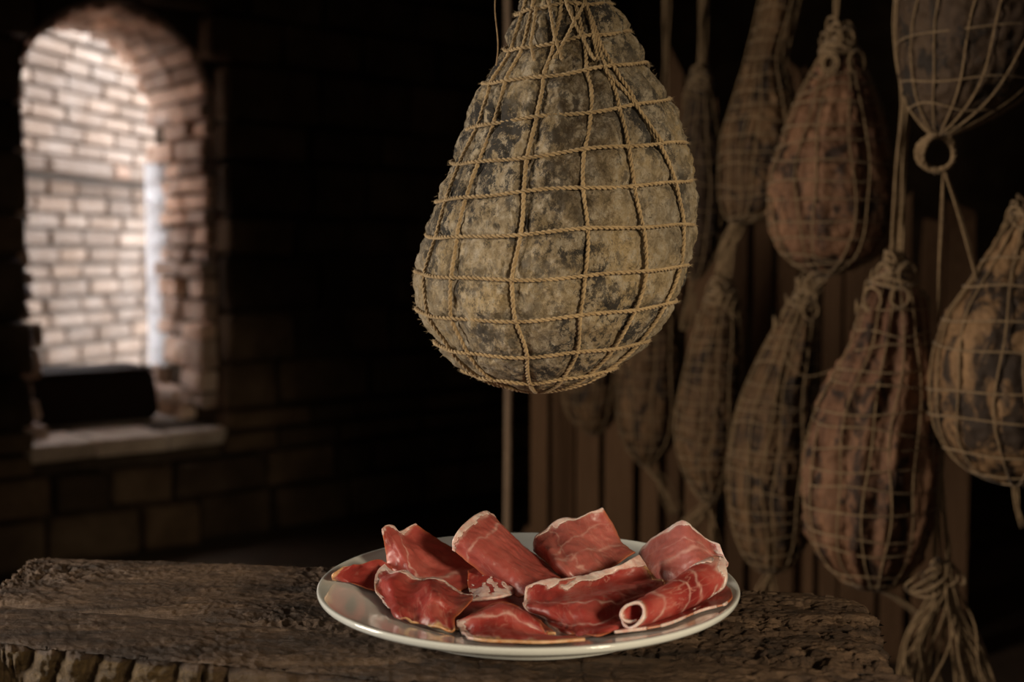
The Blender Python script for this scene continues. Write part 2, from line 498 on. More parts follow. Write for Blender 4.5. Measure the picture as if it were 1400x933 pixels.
# masonry courses on the inner face round the opening
def span_at(z0, z1):
    zz = np.linspace(z0, z1, 5); best = None
    for z in zz:
        if z < SILL - .06: continue
        if z <= SPRING: h = RAD
        elif z < SPRING + RAD: h = math.sqrt(max(0, RAD ** 2 - (z - SPRING) ** 2))
        else: continue
        best = h if best is None else max(best, h)
    return best
z = .0
while z < 2.7:
    h = rnd.uniform(.13, .21)
    if SILL - .2 < z < SILL: h = max(.08, SILL - .035 - z) if SILL - .035 - z < .26 else h
    hs = span_at(z + .01, z + h - .01)
    ivs = [(-1.9, 1.75)] if hs is None else [(-1.9, -RAD - hs - .005), (-RAD + hs + .005, 1.75)]
    for a, b in ivs:
        s = a if hs is None or a > -1 else a
        cuts = [a]
        while cuts[-1] < b - .16: cuts.append(cuts[-1] + rnd.uniform(.16, .42))
        cuts[-1] = b
        for k in range(len(cuts) - 1):
            l = cuts[k + 1] - cuts[k]
            if l < .03: continue
            mid = (cuts[k] + cuts[k + 1]) / 2
            zc = z + h / 2
            if .22 < mid < .62 and .62 < zc < 1.0: continue           # stones fallen out: a dark hollow
            dep = .10 + rnd.uniform(0, .035)
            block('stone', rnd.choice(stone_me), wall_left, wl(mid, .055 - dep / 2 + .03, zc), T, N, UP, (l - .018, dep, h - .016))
    z += h
def tilt(ex, ey, ez, k):
    from mathutils import Matrix, Euler
    R = np.array(Matrix(((1, 0, 0), (0, 1, 0), (0, 0, 1))).to_3x3()) @ np.array(Euler((rnd.uniform(-k, k), rnd.uniform(-k, k) * .5, rnd.uniform(-k, k) * .7)).to_matrix())
    B = np.stack([ex, ey, ez], 1) @ R
    return B[:, 0], B[:, 1], B[:, 2]
# jamb bricks in the reveal
for side in (0, 1):
    z = SILL
    while z < SPRING:
        h = rnd.choice([.048, .055, .06, .06, .075]) if z > .80 else rnd.choice([.06, .08, .11])
        d = .052 + rnd.uniform(0, .01)
        while d < THICK - .10:
            l = rnd.uniform(.09, .24)
            l = min(l, THICK - .05 - d)
            if THICK - .05 - d - l < .06: l = THICK - .05 - d
            out = rnd.uniform(.0, .028) + (rnd.uniform(0, .03) if z < .95 else 0)
            if rnd.random() < (.05 if z > .95 else .10): d += l; continue
            if side == 0 and .60 < z < 1.34 and d + l > THICK - .17:
                l = THICK - .17 - d
                if l < .05: break
            s = (.045 - out) if side == 0 else (-WIN_W - .045 + out)
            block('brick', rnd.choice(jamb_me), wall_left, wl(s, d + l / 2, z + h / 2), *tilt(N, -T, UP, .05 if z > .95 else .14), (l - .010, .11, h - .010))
            d += l
        z += h
# voussoirs of the arch
na = 17
for k in range(na):
    a = math.pi * (k + .5) / na
    er = T * math.cos(a) + UP * math.sin(a); et = -T * math.sin(a) + UP * math.cos(a)
    d = .052 + rnd.uniform(0, .01)
    while d < THICK - .08:
        l = min(rnd.uniform(.14, .26), THICK - .04 - d)
        rr = RAD + .05 - rnd.uniform(0, .016)
        c = wl(-RAD, d + l / 2, SPRING) + er * rr
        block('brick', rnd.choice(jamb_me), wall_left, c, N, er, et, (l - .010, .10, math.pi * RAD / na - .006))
        d += l
# bright plastered outer edge of the right jamb
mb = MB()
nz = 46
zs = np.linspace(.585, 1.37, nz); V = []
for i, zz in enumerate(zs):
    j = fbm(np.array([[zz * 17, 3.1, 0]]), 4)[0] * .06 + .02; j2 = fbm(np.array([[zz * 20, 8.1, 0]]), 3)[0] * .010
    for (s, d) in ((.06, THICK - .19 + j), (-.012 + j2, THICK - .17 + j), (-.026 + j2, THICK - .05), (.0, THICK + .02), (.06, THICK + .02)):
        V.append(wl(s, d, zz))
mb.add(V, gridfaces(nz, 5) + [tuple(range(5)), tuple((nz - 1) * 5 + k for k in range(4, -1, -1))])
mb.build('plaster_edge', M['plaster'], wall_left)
# sill stones
cuts = [-WIN_W - .03, -.46, -.20, .03]
for k in range(3):
    a, b = cuts[k], cuts[k + 1]
    for (d0, d1, dz) in ((-.03 + .02 * k, .26, -.004 * k), (.27, THICK, .004)):
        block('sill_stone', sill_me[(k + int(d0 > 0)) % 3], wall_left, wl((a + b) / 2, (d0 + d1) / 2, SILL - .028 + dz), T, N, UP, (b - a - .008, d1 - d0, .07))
# dark box on the sill
bx = thing('wooden_box', 'low dark wooden box standing on the stone window sill', 'box', wl(-.39, .40, SILL + .011))
for nm, s, d, z0, sz in (('front_panel', -.375, .27, .09, (.49, .022, .165)), ('back_panel', -.375, .52, .09, (.49, .022, .165)),
                         ('side_panel', -.609, .395, .088, (.022, .226, .16)), ('side_panel', -.141, .395, .088, (.022, .226, .16)),
                         ('lid', -.375, .395, .182, (.51, .29, .018))):
    me = brick_mesh(nm, M['box'], 500 + int(z0 * 1000) % 7)
    o = block(nm, me, None, wl(s, d, SILL + .012 + z0), T, N, UP, sz); adopt(o, bx)

# courtyard wall outside
B_A = math.radians(76)
OT = np.array([math.cos(B_A), math.sin(B_A), 0]); ON = np.array([math.sin(B_A), -math.cos(B_A), 0])    # ON faces the window
OP = np.array([-2.03, 5.0, 0])
def ow(s, d, z): return OP + OT * s + ON * d + UP * z
mb = MB()
V = [ow(s, d, z) for s in (-.75, 3.0) for d in (-.012, -.30) for z in (-.2, 2.2)]
mb.add(V, [(0, 1, 5, 4), (2, 6, 7, 3), (0, 2, 3, 1), (4, 5, 7, 6), (1, 3, 7, 5), (0, 4, 6, 2)])
wall_out = struct(mb.build('wall_courtyard', M['mortar_out'], None, False))
z = .40; row = 0; LEDGE = 1.36
while z < 2.2:
    h = rnd.uniform(.066, .080)
    if z < LEDGE <= z + h: z = LEDGE + .075
    s = -.55 + (row % 2) * .12 + rnd.uniform(-.03, .03)
    while s < 1.35:
        l = rnd.uniform(.20, .29)
        block('brick', rnd.choice(out_me), wall_out, ow(s + l / 2, .004 - (0 if z > LEDGE else .018) + rnd.uniform(0, .012), z + h / 2), OT, ON, UP, (l - .016, .06, h - .014))
        s += l
    z += h; row += 1
for k, (a, b) in enumerate(((-.6, .05), (.06, .56), (.57, .68), (.70, 1.4))):
    block('ledge_stone', brick_mesh('ledge_stone', M['brick_jamb'] if k == 2 else M['brick_out'], 600 + k), wall_out, ow((a + b) / 2, .02, LEDGE + .035), OT, ON, UP, (b - a, .13, .062))
mb = MB(); g = 3.0
mb.add([(-6, 2, -.05), (3, 2, -.05), (3, 9.5, -.05), (-6, 9.5, -.05)], [(0, 1, 2, 3)])
struct(mb.build('ground', M['mortar_out'], None, False))

def slab(name, lo, hi, m):
    x0, y0, z0 = lo; x1, y1, z1 = hi
    mb = MB(); V = [(x, y, z) for x in (x0, x1) for y in (y0, y1) for z in (z0, z1)]
    mb.add(V, [(0, 1, 3, 2), (4, 6, 7, 5), (0, 4, 5, 1), (2, 3, 7, 6), (0, 2, 6, 4), (1, 5, 7, 3)])
    return struct(mb.build(name, m, None, False))
e1 = wl(2.2, 0, 0); e0 = wl(-3.2, 0, 0)
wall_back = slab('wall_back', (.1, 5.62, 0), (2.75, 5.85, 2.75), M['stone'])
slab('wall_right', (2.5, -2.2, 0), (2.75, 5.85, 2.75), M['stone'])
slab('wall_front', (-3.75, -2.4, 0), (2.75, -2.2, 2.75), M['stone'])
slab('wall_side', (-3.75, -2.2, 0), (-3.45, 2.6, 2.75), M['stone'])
# floor and ceiling follow the slanting wall
def poly_slab(name, pts, z0, z1, m):
    n = len(pts); V = [(x, y, z0) for x, y in pts] + [(x, y, z1) for x, y in pts]
    F = [tuple(range(n))[::-1], tuple(range(n, 2 * n))] + [(i, (i + 1) % n, n + (i + 1) % n, n + i) for i in range(n)]
    mb = MB(); mb.add(V, F); return struct(mb.build(name, m, None, False))
q0 = wl(-3.4, .3, 0); q1 = wl(2.3, .3, 0)
plan = [(-3.75, -2.4), (2.75, -2.4), (2.75, 5.85), (q1[0], 5.85), (q1[0], q1[1]), (q0[0], q0[1]), (-3.75, q0[1])]
poly_slab('floor', plan, -.08, 0.0, M['floor'])
poly_slab('ceiling', plan, 2.75, 2.9, M['stone'])

# ------------------------------------------------------------ beams that carry the hams
def beam(y, z, x0, x1, label, r=.05):
    o = brick_mesh('ceiling_beam', M['beam'], int(y * 10))
    b = block('ceiling_beam', o, None, ((x0 + x1) / 2, y, z), (1, 0, 0), (0, 1, 0), (0, 0, 1), (x1 - x0, r * 2, r * 2.4))
    tag(b, label, 'beam', 'rough beams that carry the hams')
    return b
beam(.95, 1.80, -2.2, 2.5, 'rough wooden beam that carries the big pale ham', .045)
beam(1.57, 1.95, -.6, 2.5, 'rough wooden beam that carries the nearest dark hams', .05)
beam(1.90, 2.05, -.3, 2.5, 'rough wooden beam above the middle row of dark hams', .05)
beam(2.40, 2.10, -.2, 2.5, 'rough wooden beam above the rearmost dark hams', .05)

# ------------------------------------------------------------ partition of upright boards
part = thing('board_partition', 'partition of upright dark boards behind the hanging hams', 'partition', (.6, 2.95, 0))
x = .045
i = 0
while x < 1.10:
    w = rnd.choice([.045, .06, .075, .09, .05])
    top = rnd.uniform(1.06, 1.12) if x > .9 else rnd.uniform(1.15, 1.5)
    me = brick_mesh('board', M['board'], 700 + i % 6)
    y = 2.93 + rnd.choice([-.028, -.012, .0, .02])
    o = block('board', me, None, (x + w / 2, y, top / 2), (1, 0, 0), (0, 1, 0), (0, 0, 1), (w - .004, .026, top)); adopt(o, part)
    x += w + rnd.choice([.0, .006, .012, .028]); i += 1
for zz in (.30, .92):
    o = block('rail', brick_mesh('rail', M['board'], 720), None, (.58, 2.985, zz), (1, 0, 0), (0, 1, 0), (0, 0, 1), (1.1, .03, .07)); adopt(o, part)
mb = MB()
P = np.array([pt(693, 480, 2.75) * [1, 1, 0] + [0, 0, zz] for zz in np.linspace(0, 1.75, 20)]); P[:, 0] += .006 * np.sin(np.linspace(0, 3, 20)) - .004 * np.linspace(1, 0, 20)
tube(mb, P, .0085, 8)
tag(mb.build('wooden_pole', M['pole']), 'thin pale wooden pole standing alone beside the board partition', 'pole')

# ------------------------------------------------------------ table
TZ = .7465
def plank(parent, name, back, front, z, thick, raw_front, seed, rough_amp, round_right=.0, n=420, mtop=130, mfront=60, worn=.006):
    """back / front: plan polylines [(x,y)...] left to right; swept cross-section with worn top and hewn front"""
    s = np.linspace(0, 1, n)
    bk = np.array(back); fr = np.array(front)
    def ev(p):
        p = catmull(p, 10)
        d = np.r_[0, np.cumsum(np.linalg.norm(np.diff(p, axis=0), axis=1))]; d /= d[-1]
        return np.stack([np.interp(s, d, p[:, k]) for k in range(2)], 1)
    Bk, Fr = ev(bk), ev(fr)
    if round_right:
        L = np.linalg.norm(Bk[-1] - Bk[0]); dist = (1 - s) * L
        k = np.clip(1 - dist / round_right, 0, 1); sh = .30 * (1 - np.sqrt(np.clip(1 - k * k, 0, 1)))
        Bk = Bk + (Fr - Bk) * sh[:, None]
    prof = []                                    # (across 0..1, drop 0..1, region)
    for t in np.linspace(0, 1, mtop): prof.append((t, 0, 0))
    for t in np.linspace(0, 1, mfront)[1:]: prof.append((1, t, 1))
    for t in np.linspace(1, 0, 12)[1:]: prof.append((t, 1, 2))
    for t in np.linspace(1, 0, 16)[1:-1]: prof.append((0, t, 3))
    prof = np.array(prof); m = len(prof)
    V = Bk[:, None] + (Fr - Bk)[:, None] * prof[None, :, 0:1]
    V = np.concatenate([V, np.broadcast_to(z - prof[None, :, 1:2] * thick, (n, m, 1))], 2).copy()
    out2 = Fr - Bk; out2 /= np.linalg.norm(out2, axis=1)[:, None]
    al = np.gradient(Fr, axis=0); al /= np.linalg.norm(al, axis=1)[:, None]
    # coordinates along / across
    ca = V[..., 0] * al[:, None, 0] + V[..., 1] * al[:, None, 1]; cc = V[..., 0] * -al[:, None, 1] + V[..., 1] * al[:, None, 0]
    q = np.stack([ca, cc, V[..., 2]], -1)
    d1 = fbm(q * [14, 34, 34] + seed, 4); d2 = fbm(q * [70, 120, 120] + seed * 2, 4); d3 = perlin(q * [5, 9, 9] + seed * 3)
    ridged = 1 - np.abs(fbm(q * [22, 60, 60] + seed * 5, 3))
    top = (prof[:, 2] == 0)[None, :]
    edge = np.minimum(prof[:, 0], 1 - prof[:, 0])[None, :] * np.linalg.norm(Fr - Bk, axis=1)[:, None]
    d4 = fbm(q * [130, 190, 190] + seed * 7, 3)
    dz = rough_amp * (.55 * d1 + .75 * d2 + .45 * d4 + .6 * d3 - .5 * np.clip(ridged - .86, 0, 1) * 4)
    patch = np.clip(.60 + 1.3 * fbm(q * [5, 11, 0] + seed * 4, 2), .30, 1) + .9 * np.clip((V[..., 0] - .10) / .1, 0, 1)
    dz = np.minimum(dz * patch, rough_amp * .55)
    V[..., 2] += np.where(top, dz, 0)
    # edges worn round
    V[..., 2] -= np.where(top, worn * np.exp(-edge / .006), 0)
    fm = (prof[:, 2] == 1)[None, :]
    saw = (ca * 27 - V[..., 2] * 14 + 1.1 * perlin(q * [11, 3, 3] + 9)) % 1.0
    cutd = -.010 * np.exp(-((saw - .5) / .16) ** 2) + .0035 * d2 + .004 * d1
    gate = np.clip((perlin(q * [3, 0, 0] + seed) + .35) * 3, .25, 1)
    push = np.where(fm, cutd * raw_front * gate, 0) - np.where(fm & (prof[:, 1] < .12)[None, :], .004, 0) * (1 - prof[:, 1] / .12)[None, :].clip(0, 1)
    V[..., 0] += out2[:, None, 0] * push; V[..., 1] += out2[:, None, 1] * push
    bm_ = (prof[:, 2] == 3)[None, :]
    pb = np.where(bm_, .004 * d1, 0); V[..., 0] += out2[:, None, 0] * pb; V[..., 1] += out2[:, None, 1] * pb
    # ragged ends
    for e, sg in ((0, -1), (n - 1, 1)):
        for k in range(14):
            w = math.exp(-k / 4); i = e - sg * k
            V[i, :, 0] += sg * w * .004 * d2[i] * 2
            V[i, :, 2] -= np.where(top[0], .008 * math.exp(-k / 3), 0)
    raw = np.where(fm, np.clip(.25 + .9 * gate - .5 * np.exp(-((saw - .5) / .2) ** 2), 0, 1) * raw_front, 0)
    raw = np.where(fm & (V[..., 2] > z - .007), 0, raw)
    f = gridfaces(n, m, True)
    f.append(tuple(range(m))); f.append(tuple((n - 1) * m + k for k in range(m - 1, -1, -1)))
    o = mesh_obj(name, V.reshape(-1, 3), f, M['table'], parent, True, attr={'raw': raw.reshape(-1)})
    return o
table = thing('work_table', 'massive old wooden table of decayed rough planks under the plate', 'table', (-.08, .88, 0))
def tp(px, py, z):
    a, b = pt(px, py, 1.0), pt(px, py, 2.0); k = (z - a[2]) / (b[2] - a[2])
    return tuple((a + (b - a) * k)[:2])
zr, zf = TZ, TZ + .005
seam = [tp(-45, 823, zr), tp(0, 826, zr), tp(210, 842, zr), tp(430, 862, zr), tp(700, 884, zr), tp(900, 901, zr)]
plank(table, 'plank', [tp(45, 757, zr), tp(300, 765, zr), tp(700, 785, zr), tp(1000, 803, zr), tp(1190, 812, zr)], [tp(-30, 823, zr)] + seam[1:] + [tp(1218, 912, zr)], zr, .075, 0.0, 3.3, .0040, .05, 640, 190, 14)
plank(table, 'plank', [tp(-75, 820, zf)] + [tp(x, y, zf) for x, y in ((0, 826), (210, 841), (430, 859), (700, 880), (900, 897), (1262, 922))],
      [tp(-75, 869, zf), tp(0, 876, zf), (tp(103, 888, zf)), tp(274, 905, zf), tp(480, 922, zf), tp(800, 952, zf), tp(1275, 985, zf)], zf, .085, 1.0, 8.1, .0022, .0, 520, 80, 60, .0022)
for (lx, ly) in ((-.37, .98), (.18, .88), (-.40, .90), (.20, .76)):
    o = block('leg', brick_mesh('leg', M['board'], 730), None, (lx, ly, .335), (1, 0, 0), (0, 1, 0), (0, 0, 1), (.075, .075, .67)); adopt(o, table)
o = block('apron', brick_mesh('apron', M['board'], 731), None, (-.09, .95, .63), (.983, -.18, 0), (.18, .983, 0), (0, 0, 1), (.56, .03, .09)); adopt(o, table)

# ------------------------------------------------------------ plate
PC = np.array([.0115, .847]); PR = .150; PB = TZ + .0066
PROF_TOP = [(0, .0065), (.05, .0065), (.088, .0072), (.097, .0095), (.103, .0125), (.112, .0150), (.130, .0188), (.144, .0222), (.148, .0236)]
PROF = PROF_TOP + [(.1497, .0236), (.1505, .0222), (.1495, .0188), (.140, .0148), (.122, .0090), (.110, .0058), (.1055, .0040), (.104, .0), (.099, .0), (.097, .0025), (0, .003)]
def plate_z(r):
    a = np.array(PROF_TOP); return PB + np.interp(r, a[:, 0], a[:, 1])
pp = []
for k in range(len(PROF) - 1):
    for t in np.arange(5) / 5: pp.append((PROF[k][0] + (PROF[k + 1][0] - PROF[k][0]) * t, PROF[k][1] + (PROF[k + 1][1] - PROF[k][1]) * t))
pp.append(PROF[-1]); pp = np.array(pp); pp[0, 0] = pp[-1, 0] = 1e-5
for _ in range(3): pp[1:-1] = pp[1:-1] * .5 + (pp[:-2] + pp[2:]) * .25
ns = 160; a = np.arange(ns) * 2 * math.pi / ns
V = np.stack([pp[:, None, 0] * np.cos(a), pp[:, None, 0] * np.sin(a), np.broadcast_to(pp[:, 1:2], (len(pp), ns))], -1).reshape(-1, 3)
plate = mesh_obj('dinner_plate', V, gridfaces(len(pp), ns, True), M['plate'])
plate.location = (PC[0], PC[1], PB)
tag(plate, 'round white glazed ceramic plate full of sliced ham on the wooden table', 'plate')

# ------------------------------------------------------------ slices of ham on the plate
def plate_hit(px, py):
    lo, hi = .55, 1.3
    g = lambda Y: pt(px, py, Y)[2] - float(plate_z(min(.16, math.hypot(*(pt(px, py, Y)[:2] - PC)))))
    ys = np.linspace(lo, hi, 160)
    for Y in ys:
        if g(Y) < 0: return Y
    return hi
def sp(c):
    px, py = c[0], c[1]; k = c[2] if len(c) > 2 else 0.004
    hit = plate_hit(px, py) - .004
    Y = hit - k if k < .5 else min(k, hit)
    return pt(px, py, Y)
def up2(G, per):
    G = np.asarray(G, float)
    R = np.stack([catmull(G[:, j], per) for j in range(G.shape[1])], 1)
    return np.stack([catmull(R[i], per) for i in range(R.shape[0])], 0)
def ham_slice(label, grid, fat, seed, thick=.0012, ripple=.0010, lines=(), pleat=0.0, pk=2.5, pax='v', pale=0.0):
    """grid of pixel control points; fat: dict of sides ('r0','r1','c0','c1') -> (width fraction, material)"""
    G = grid if isinstance(grid, np.ndarray) else np.array([[sp(c) for c in row] for row in grid])
    S = up2(G, 26 if G.shape[1] < 9 else 12); n, m = S.shape[:2]
    q = S * 55 + seed
    du = np.gradient(S, axis=0); dv = np.gradient(S, axis=1)
    nn = np.cross(du, dv); nn /= np.linalg.norm(nn, axis=2)[..., None] + 1e-12
    su = np.linspace(0, 1, n)[:, None] * np.ones((1, m)); sv = np.linspace(0, 1, m)[None, :] * np.ones((n, 1))
    tt = sv if pax == 'v' else su
    S = S + nn * (pleat * np.sin(2 * math.pi * pk * (tt + .10 * perlin(np.stack([su * 2 + seed, sv * 2, su * 0], -1))) + seed))[..., None]
    S = S + nn * (fbm(q, 3) * ripple)[..., None] + nn * (fbm(q * [2.2, 2.2, 2.2] + 7, 2) * ripple * .5)[..., None]
    r = np.hypot(S[..., 0] - PC[0], S[..., 1] - PC[1])
    S[..., 2] = np.maximum(S[..., 2], plate_z(np.minimum(r, .15)) + .0012 + thick)
    # wavy cut outline
    dd = {'r0': su, 'r1': 1 - su, 'c0': sv, 'c1': 1 - sv}
    w = fbm(np.stack([su * 6 + seed, sv * 6, su * 0], -1), 3)
    mask = np.zeros((n, m), int); mats = [None]; fm = np.zeros((n, m))
    anyd = np.minimum.reduce([su, 1 - su, sv, 1 - sv])
    for k, (side, (wd, mm)) in enumerate(fat.items()):
        d = dd[side]; mats.append(mm)
        fm = np.maximum(fm, np.clip(1 - (d - wd * np.clip(.75 + 1.3 * w, .12, 2.2)) / .035, 0, 1) * (1.0 if mm is M['fat'] else .6))
        mask = np.where((d < wd * np.clip(.75 + 1.3 * w, .12, 2.2)) & (mask == 0), k + 1, mask)
    line = np.zeros((n, m))
    for (ax, pos, wd, bend) in lines:
        t = su if ax == 'u' else sv; o_ = sv if ax == 'u' else su
        line = np.maximum(line, np.exp(-((t - pos - bend * (o_ - .5) - .05 * w) / wd) ** 2) * np.clip(.75 + .8 * fbm(np.stack([su * 9, sv * 9 + seed, su * 0], -1), 2), 0, 1))
    cell = mask[:-1, :-1]
    base = S[n // 2, m // 2].copy(); base[2] = S[..., 2].min()
    root = thing('ham_slice', label, 'ham slice', base, 'cured ham slices fanned out on the white plate')
    Lu = np.linalg.norm(np.diff(S, axis=0), axis=2).sum(0).mean(); Lv = np.linalg.norm(np.diff(S, axis=1), axis=2).sum(1).mean()
    for k in range(len(mats)):
        sel = cell == k
        if not sel.any(): continue
        th = thick * (1.0 if k == 0 else 1.5)
        idx = -np.ones((n, m), int); used = np.zeros((n, m), bool)
        for (a, b) in ((0, 0), (1, 0), (0, 1), (1, 1)): used[a:n - 1 + a, b:m - 1 + b] |= sel
        cnt = used.sum(); idx[used] = np.arange(cnt)
        bulge = 1.0
        top = S[used] + nn[used] * th * .5; bot = S[used] - nn[used] * th * .5
        V = np.vstack([top, bot]); F = []
        ii, jj = np.nonzero(sel)
        edges = {}
        for i, j in zip(ii, jj):
            qd = (idx[i, j], idx[i + 1, j], idx[i + 1, j + 1], idx[i, j + 1])
            F.append(qd); F.append(tuple(x + cnt for x in qd[::-1]))
            for e in range(4):
                e0, e1 = qd[e], qd[(e + 1) % 4]
                if (e1, e0) in edges: del edges[(e1, e0)]
                else: edges[(e0, e1)] = 1
        for e0, e1 in edges: F.append((e1, e0, e0 + cnt, e1 + cnt))
        F = [tuple(int(x) for x in f) for f in F]
        uv = np.stack([(su * Lu)[used], (sv * Lv)[used]], 1); uv = np.vstack([uv, uv])
        ed = np.clip(1 - anyd[used] / .05, 0, 1); ed = np.r_[ed, ed]
        ln = np.r_[line[used], line[used]]
        mesh_obj('meat' if k == 0 else 'fat_rim', V, F, M['meat'] if k == 0 else mats[k], root, True, uv, {'edge': ed, 'line': ln, 'soft': np.r_[fm[used], fm[used]], 'pale': np.full(len(V), pale)})
    return root
FW, FA = M['fat'], M['fat_amber']
ham_slice('flat dark red ham slice on the plate rim, poking out beside the scalloped slice',
    [[(470, 777, .03), (490, 771, .03), (512, 768, .04), (535, 772, .03)], [(453, 786, .02), (480, 786, .02), (510, 788, .02), (540, 790, .03)], [(460, 793), (485, 801), (515, 810), (548, 815)]],
    {'c0': (.05, FA)}, 1.0, pleat=.0012, pk=1.5)
ham_slice('red slice of cured ham standing with a jagged notched top edge',
    [[(521, 727, .885), (528, 718, .895), (537, 723, .90), (548, 726, .905), (566, 717, .92)], [(528, 752, .885), (543, 750, .88), (556, 752, .885), (574, 748, .90), (598, 741, .93)],
     [(534, 780, .88), (553, 785, .87), (574, 785, .87), (602, 776, .89), (637, 763, .92)], [(545, 802, .02), (568, 808, .02), (594, 812, .02), (626, 808, .02), (664, 797, .02)]],
    {'r0': (.035, FW)}, 2.0, lines=(('v', .42, .012, -.1), ('u', .75, .02, .2)), pleat=.0014, pk=2, pale=.12)
ham_slice('deep red ham slice lying flat underneath the scalloped slice and the fan-folded slice',
    [[(560, 800, .006), (610, 795, .006), (665, 796, .006), (715, 805, .006)], [(550, 825, .006), (610, 830, .006), (670, 832, .006), (725, 835, .006)], [(590, 858, .005), (640, 862, .005), (700, 866, .005), (760, 868, .005)]],
    {'r1': (.06, FA)}, 12.0)
ham_slice('deep red ham slice lying flat between the rolled slice and the peaked slice',
    [[(735, 790, .006), (790, 782, .006), (850, 778, .006), (900, 784, .006)], [(725, 815, .006), (790, 815, .006), (860, 815, .006), (930, 808, .006)], [(760, 850, .005), (810, 850, .005), (870, 845, .005), (925, 835, .005)]],
    {'c1': (.06, FW)}, 13.0)
ham_slice('short ham slice with a broad white fat patch, tucked under the tall curled slice',
    [[(640, 780, .05), (660, 775, .05), (680, 780, .05), (700, 790, .04)], [(640, 800, .035), (662, 797, .045), (685, 792, .05), (702, 802, .035)], [(645, 822, .02), (668, 819, .03), (690, 817, .03), (705, 812, .02)]],
    {'r1': (.46, FW)}, 3.0)
ham_slice('tall curled slice of cured ham arched like a tile with a pale rim',
    [[(619, 752, .870), (620, 738, .868), (630, 722, .875), (645, 708, .89), (661, 700, .91), (676, 705, .93)],
     [(648, 776, .865), (655, 762, .86), (668, 746, .868), (682, 735, .885), (692, 728, .91), (698, 730, .935)],
     [(678, 800, .865), (690, 790, .855), (705, 778, .86), (718, 768, .88), (728, 761, .91), (735, 761, .935)],
     [(708, 816, .02), (725, 811, .03), (742, 804, .04), (757, 797, .04), (770, 791, .03), (780, 786, .02)]],
    {'r0': (.045, FW)}, 4.0, lines=(('u', .24, .014, .05),), pleat=.0008, pk=2, pale=.2)
ham_slice('pink slice of cured ham peaked to a sharp corner at the back of the plate',
    [[(727, 753, .93), (737, 735, .925), (750, 719, .925), (774, 711, .93), (800, 704, .935), (823, 694, .94)],
     [(742, 766, .905), (752, 753, .90), (764, 745, .90), (784, 737, .91), (810, 724, .925), (836, 721, .945)],
     [(758, 783, .88), (768, 776, .875), (780, 770, .875), (800, 758, .895), (828, 746, .92), (850, 744, .94)],
     [(774, 798, .02), (785, 796, .03), (798, 792, .04), (820, 782, .04), (846, 769, .03), (868, 760, .02)]],
    {'r0': (.05, FW)}, 5.0, lines=(('u', .38, .014, -.25), ('u', .62, .02, .3), ('v', .45, .010, .1)), pleat=.0022, pk=2.6, pale=.38)
ham_slice('pale pink slice of cured ham leaning out over the rim with a broad fat corner',
    [[(872, 757, .93), (898, 736, .915), (928, 712, .895), (946, 723, .885), (966, 736, .875), (985, 747, .865)],
     [(880, 770, .905), (905, 757, .89), (932, 740, .875), (952, 745, .87), (975, 756, .862), (991, 764, .855)],
     [(890, 785, .885), (912, 775, .87), (938, 765, .86), (957, 765, .855), (978, 769, .85), (995, 776, .846)],
     [(898, 800, .87), (915, 797, .86), (935, 792, .85), (955, 787, .845), (972, 784, .84), (985, 785, .838)]],
    {'r0': (.05, FW), 'c1': (.09, FW)}, 6.0, lines=(('u', .48, .05, -.35), ('u', .30, .012, .1)), pleat=.0016, pk=2.2, pale=.42)
ham_slice('thin slice of cured ham lying flat under the rolled slice near the rim',
    [[(915, 805), (945, 798), (980, 797), (999, 808)], [(890, 835), (930, 824), (970, 816), (1001, 820)], [(840, 869), (905, 858), (955, 840), (992, 828)]],
    {'r1': (.12, FW)}, 7.0)
ham_slice('wide dark red ham slice spread in the middle of the plate with an amber tip',
    [[(720, 808, .05), (745, 799, .06), (775, 796, .065), (810, 789, .06), (845, 777, .06), (872, 763, .055)], [(715, 820, .035), (738, 817, .045), (765, 813, .055), (808, 806, .055), (852, 794, .05), (897, 789, .03)],
     [(722, 834, .02), (745, 838, .03), (770, 838, .035), (812, 834, .045), (852, 824, .04), (907, 803, .015)], [(748, 852, .008), (768, 858, .012), (788, 860, .018), (818, 858, .03), (848, 848, .03), (884, 824, .01)],
     [(772, 867), (784, 871), (796, 873), (815, 873), (836, 868), (850, 859)]],
    {'c0': (.04, FW), 'r0': (.10, FW), 'c1': (.03, FA)}, 8.0, lines=(('u', .42, .008, .3), ('u', .66, .012, -.1)), pleat=.0024, pk=2.2, pax='u')
def roll_grid():
    a = pt(866, 866, plate_hit(866, 866)); b = pt(966, 822, plate_hit(966, 822))
    ax = (b - a); ax[2] = 0; L = np.linalg.norm(ax); ax /= L; sd = np.cross(ax, UP)      # sd points to the viewer's right-front
    G = []
    for t in np.linspace(-.02, 1.03, 6):
        r1 = .0095 + .0058 * t; c = a + ax * L * t
        c[2] = float(plate_z(min(.15, math.hypot(c[0] - PC[0], c[1] - PC[1])))) + r1 * .95 + .003
        row = []
        for k, an in enumerate(np.linspace(-3.6, 4.3, 15)):           # spiral from the inside out, ends tucked in front underneath
            r = r1 * (.50 + .50 * k / 14) * (1 + .06 * math.sin(an * 2 + t * 4))
            row.append(c + sd * r * math.sin(an) * 1.05 + UP * r * math.cos(an) * .95 + ax * (.004 * math.sin(an * 1.3 + 1) + (.009 * math.exp(-((an - .1) / .7) ** 2) if t > .9 else 0)))
        G.append(row)
    return np.array(G)
ham_slice('rolled slice of cured ham like a loose tube with a frilly white fat tip', roll_grid(),
    {'r1': (.10, FW), 'r0': (.02, FW)}, 9.0, ripple=.0006, lines=(('u', .22, .02, .0), ('u', .55, .012, .1), ('u', .7, .012, -.1)))
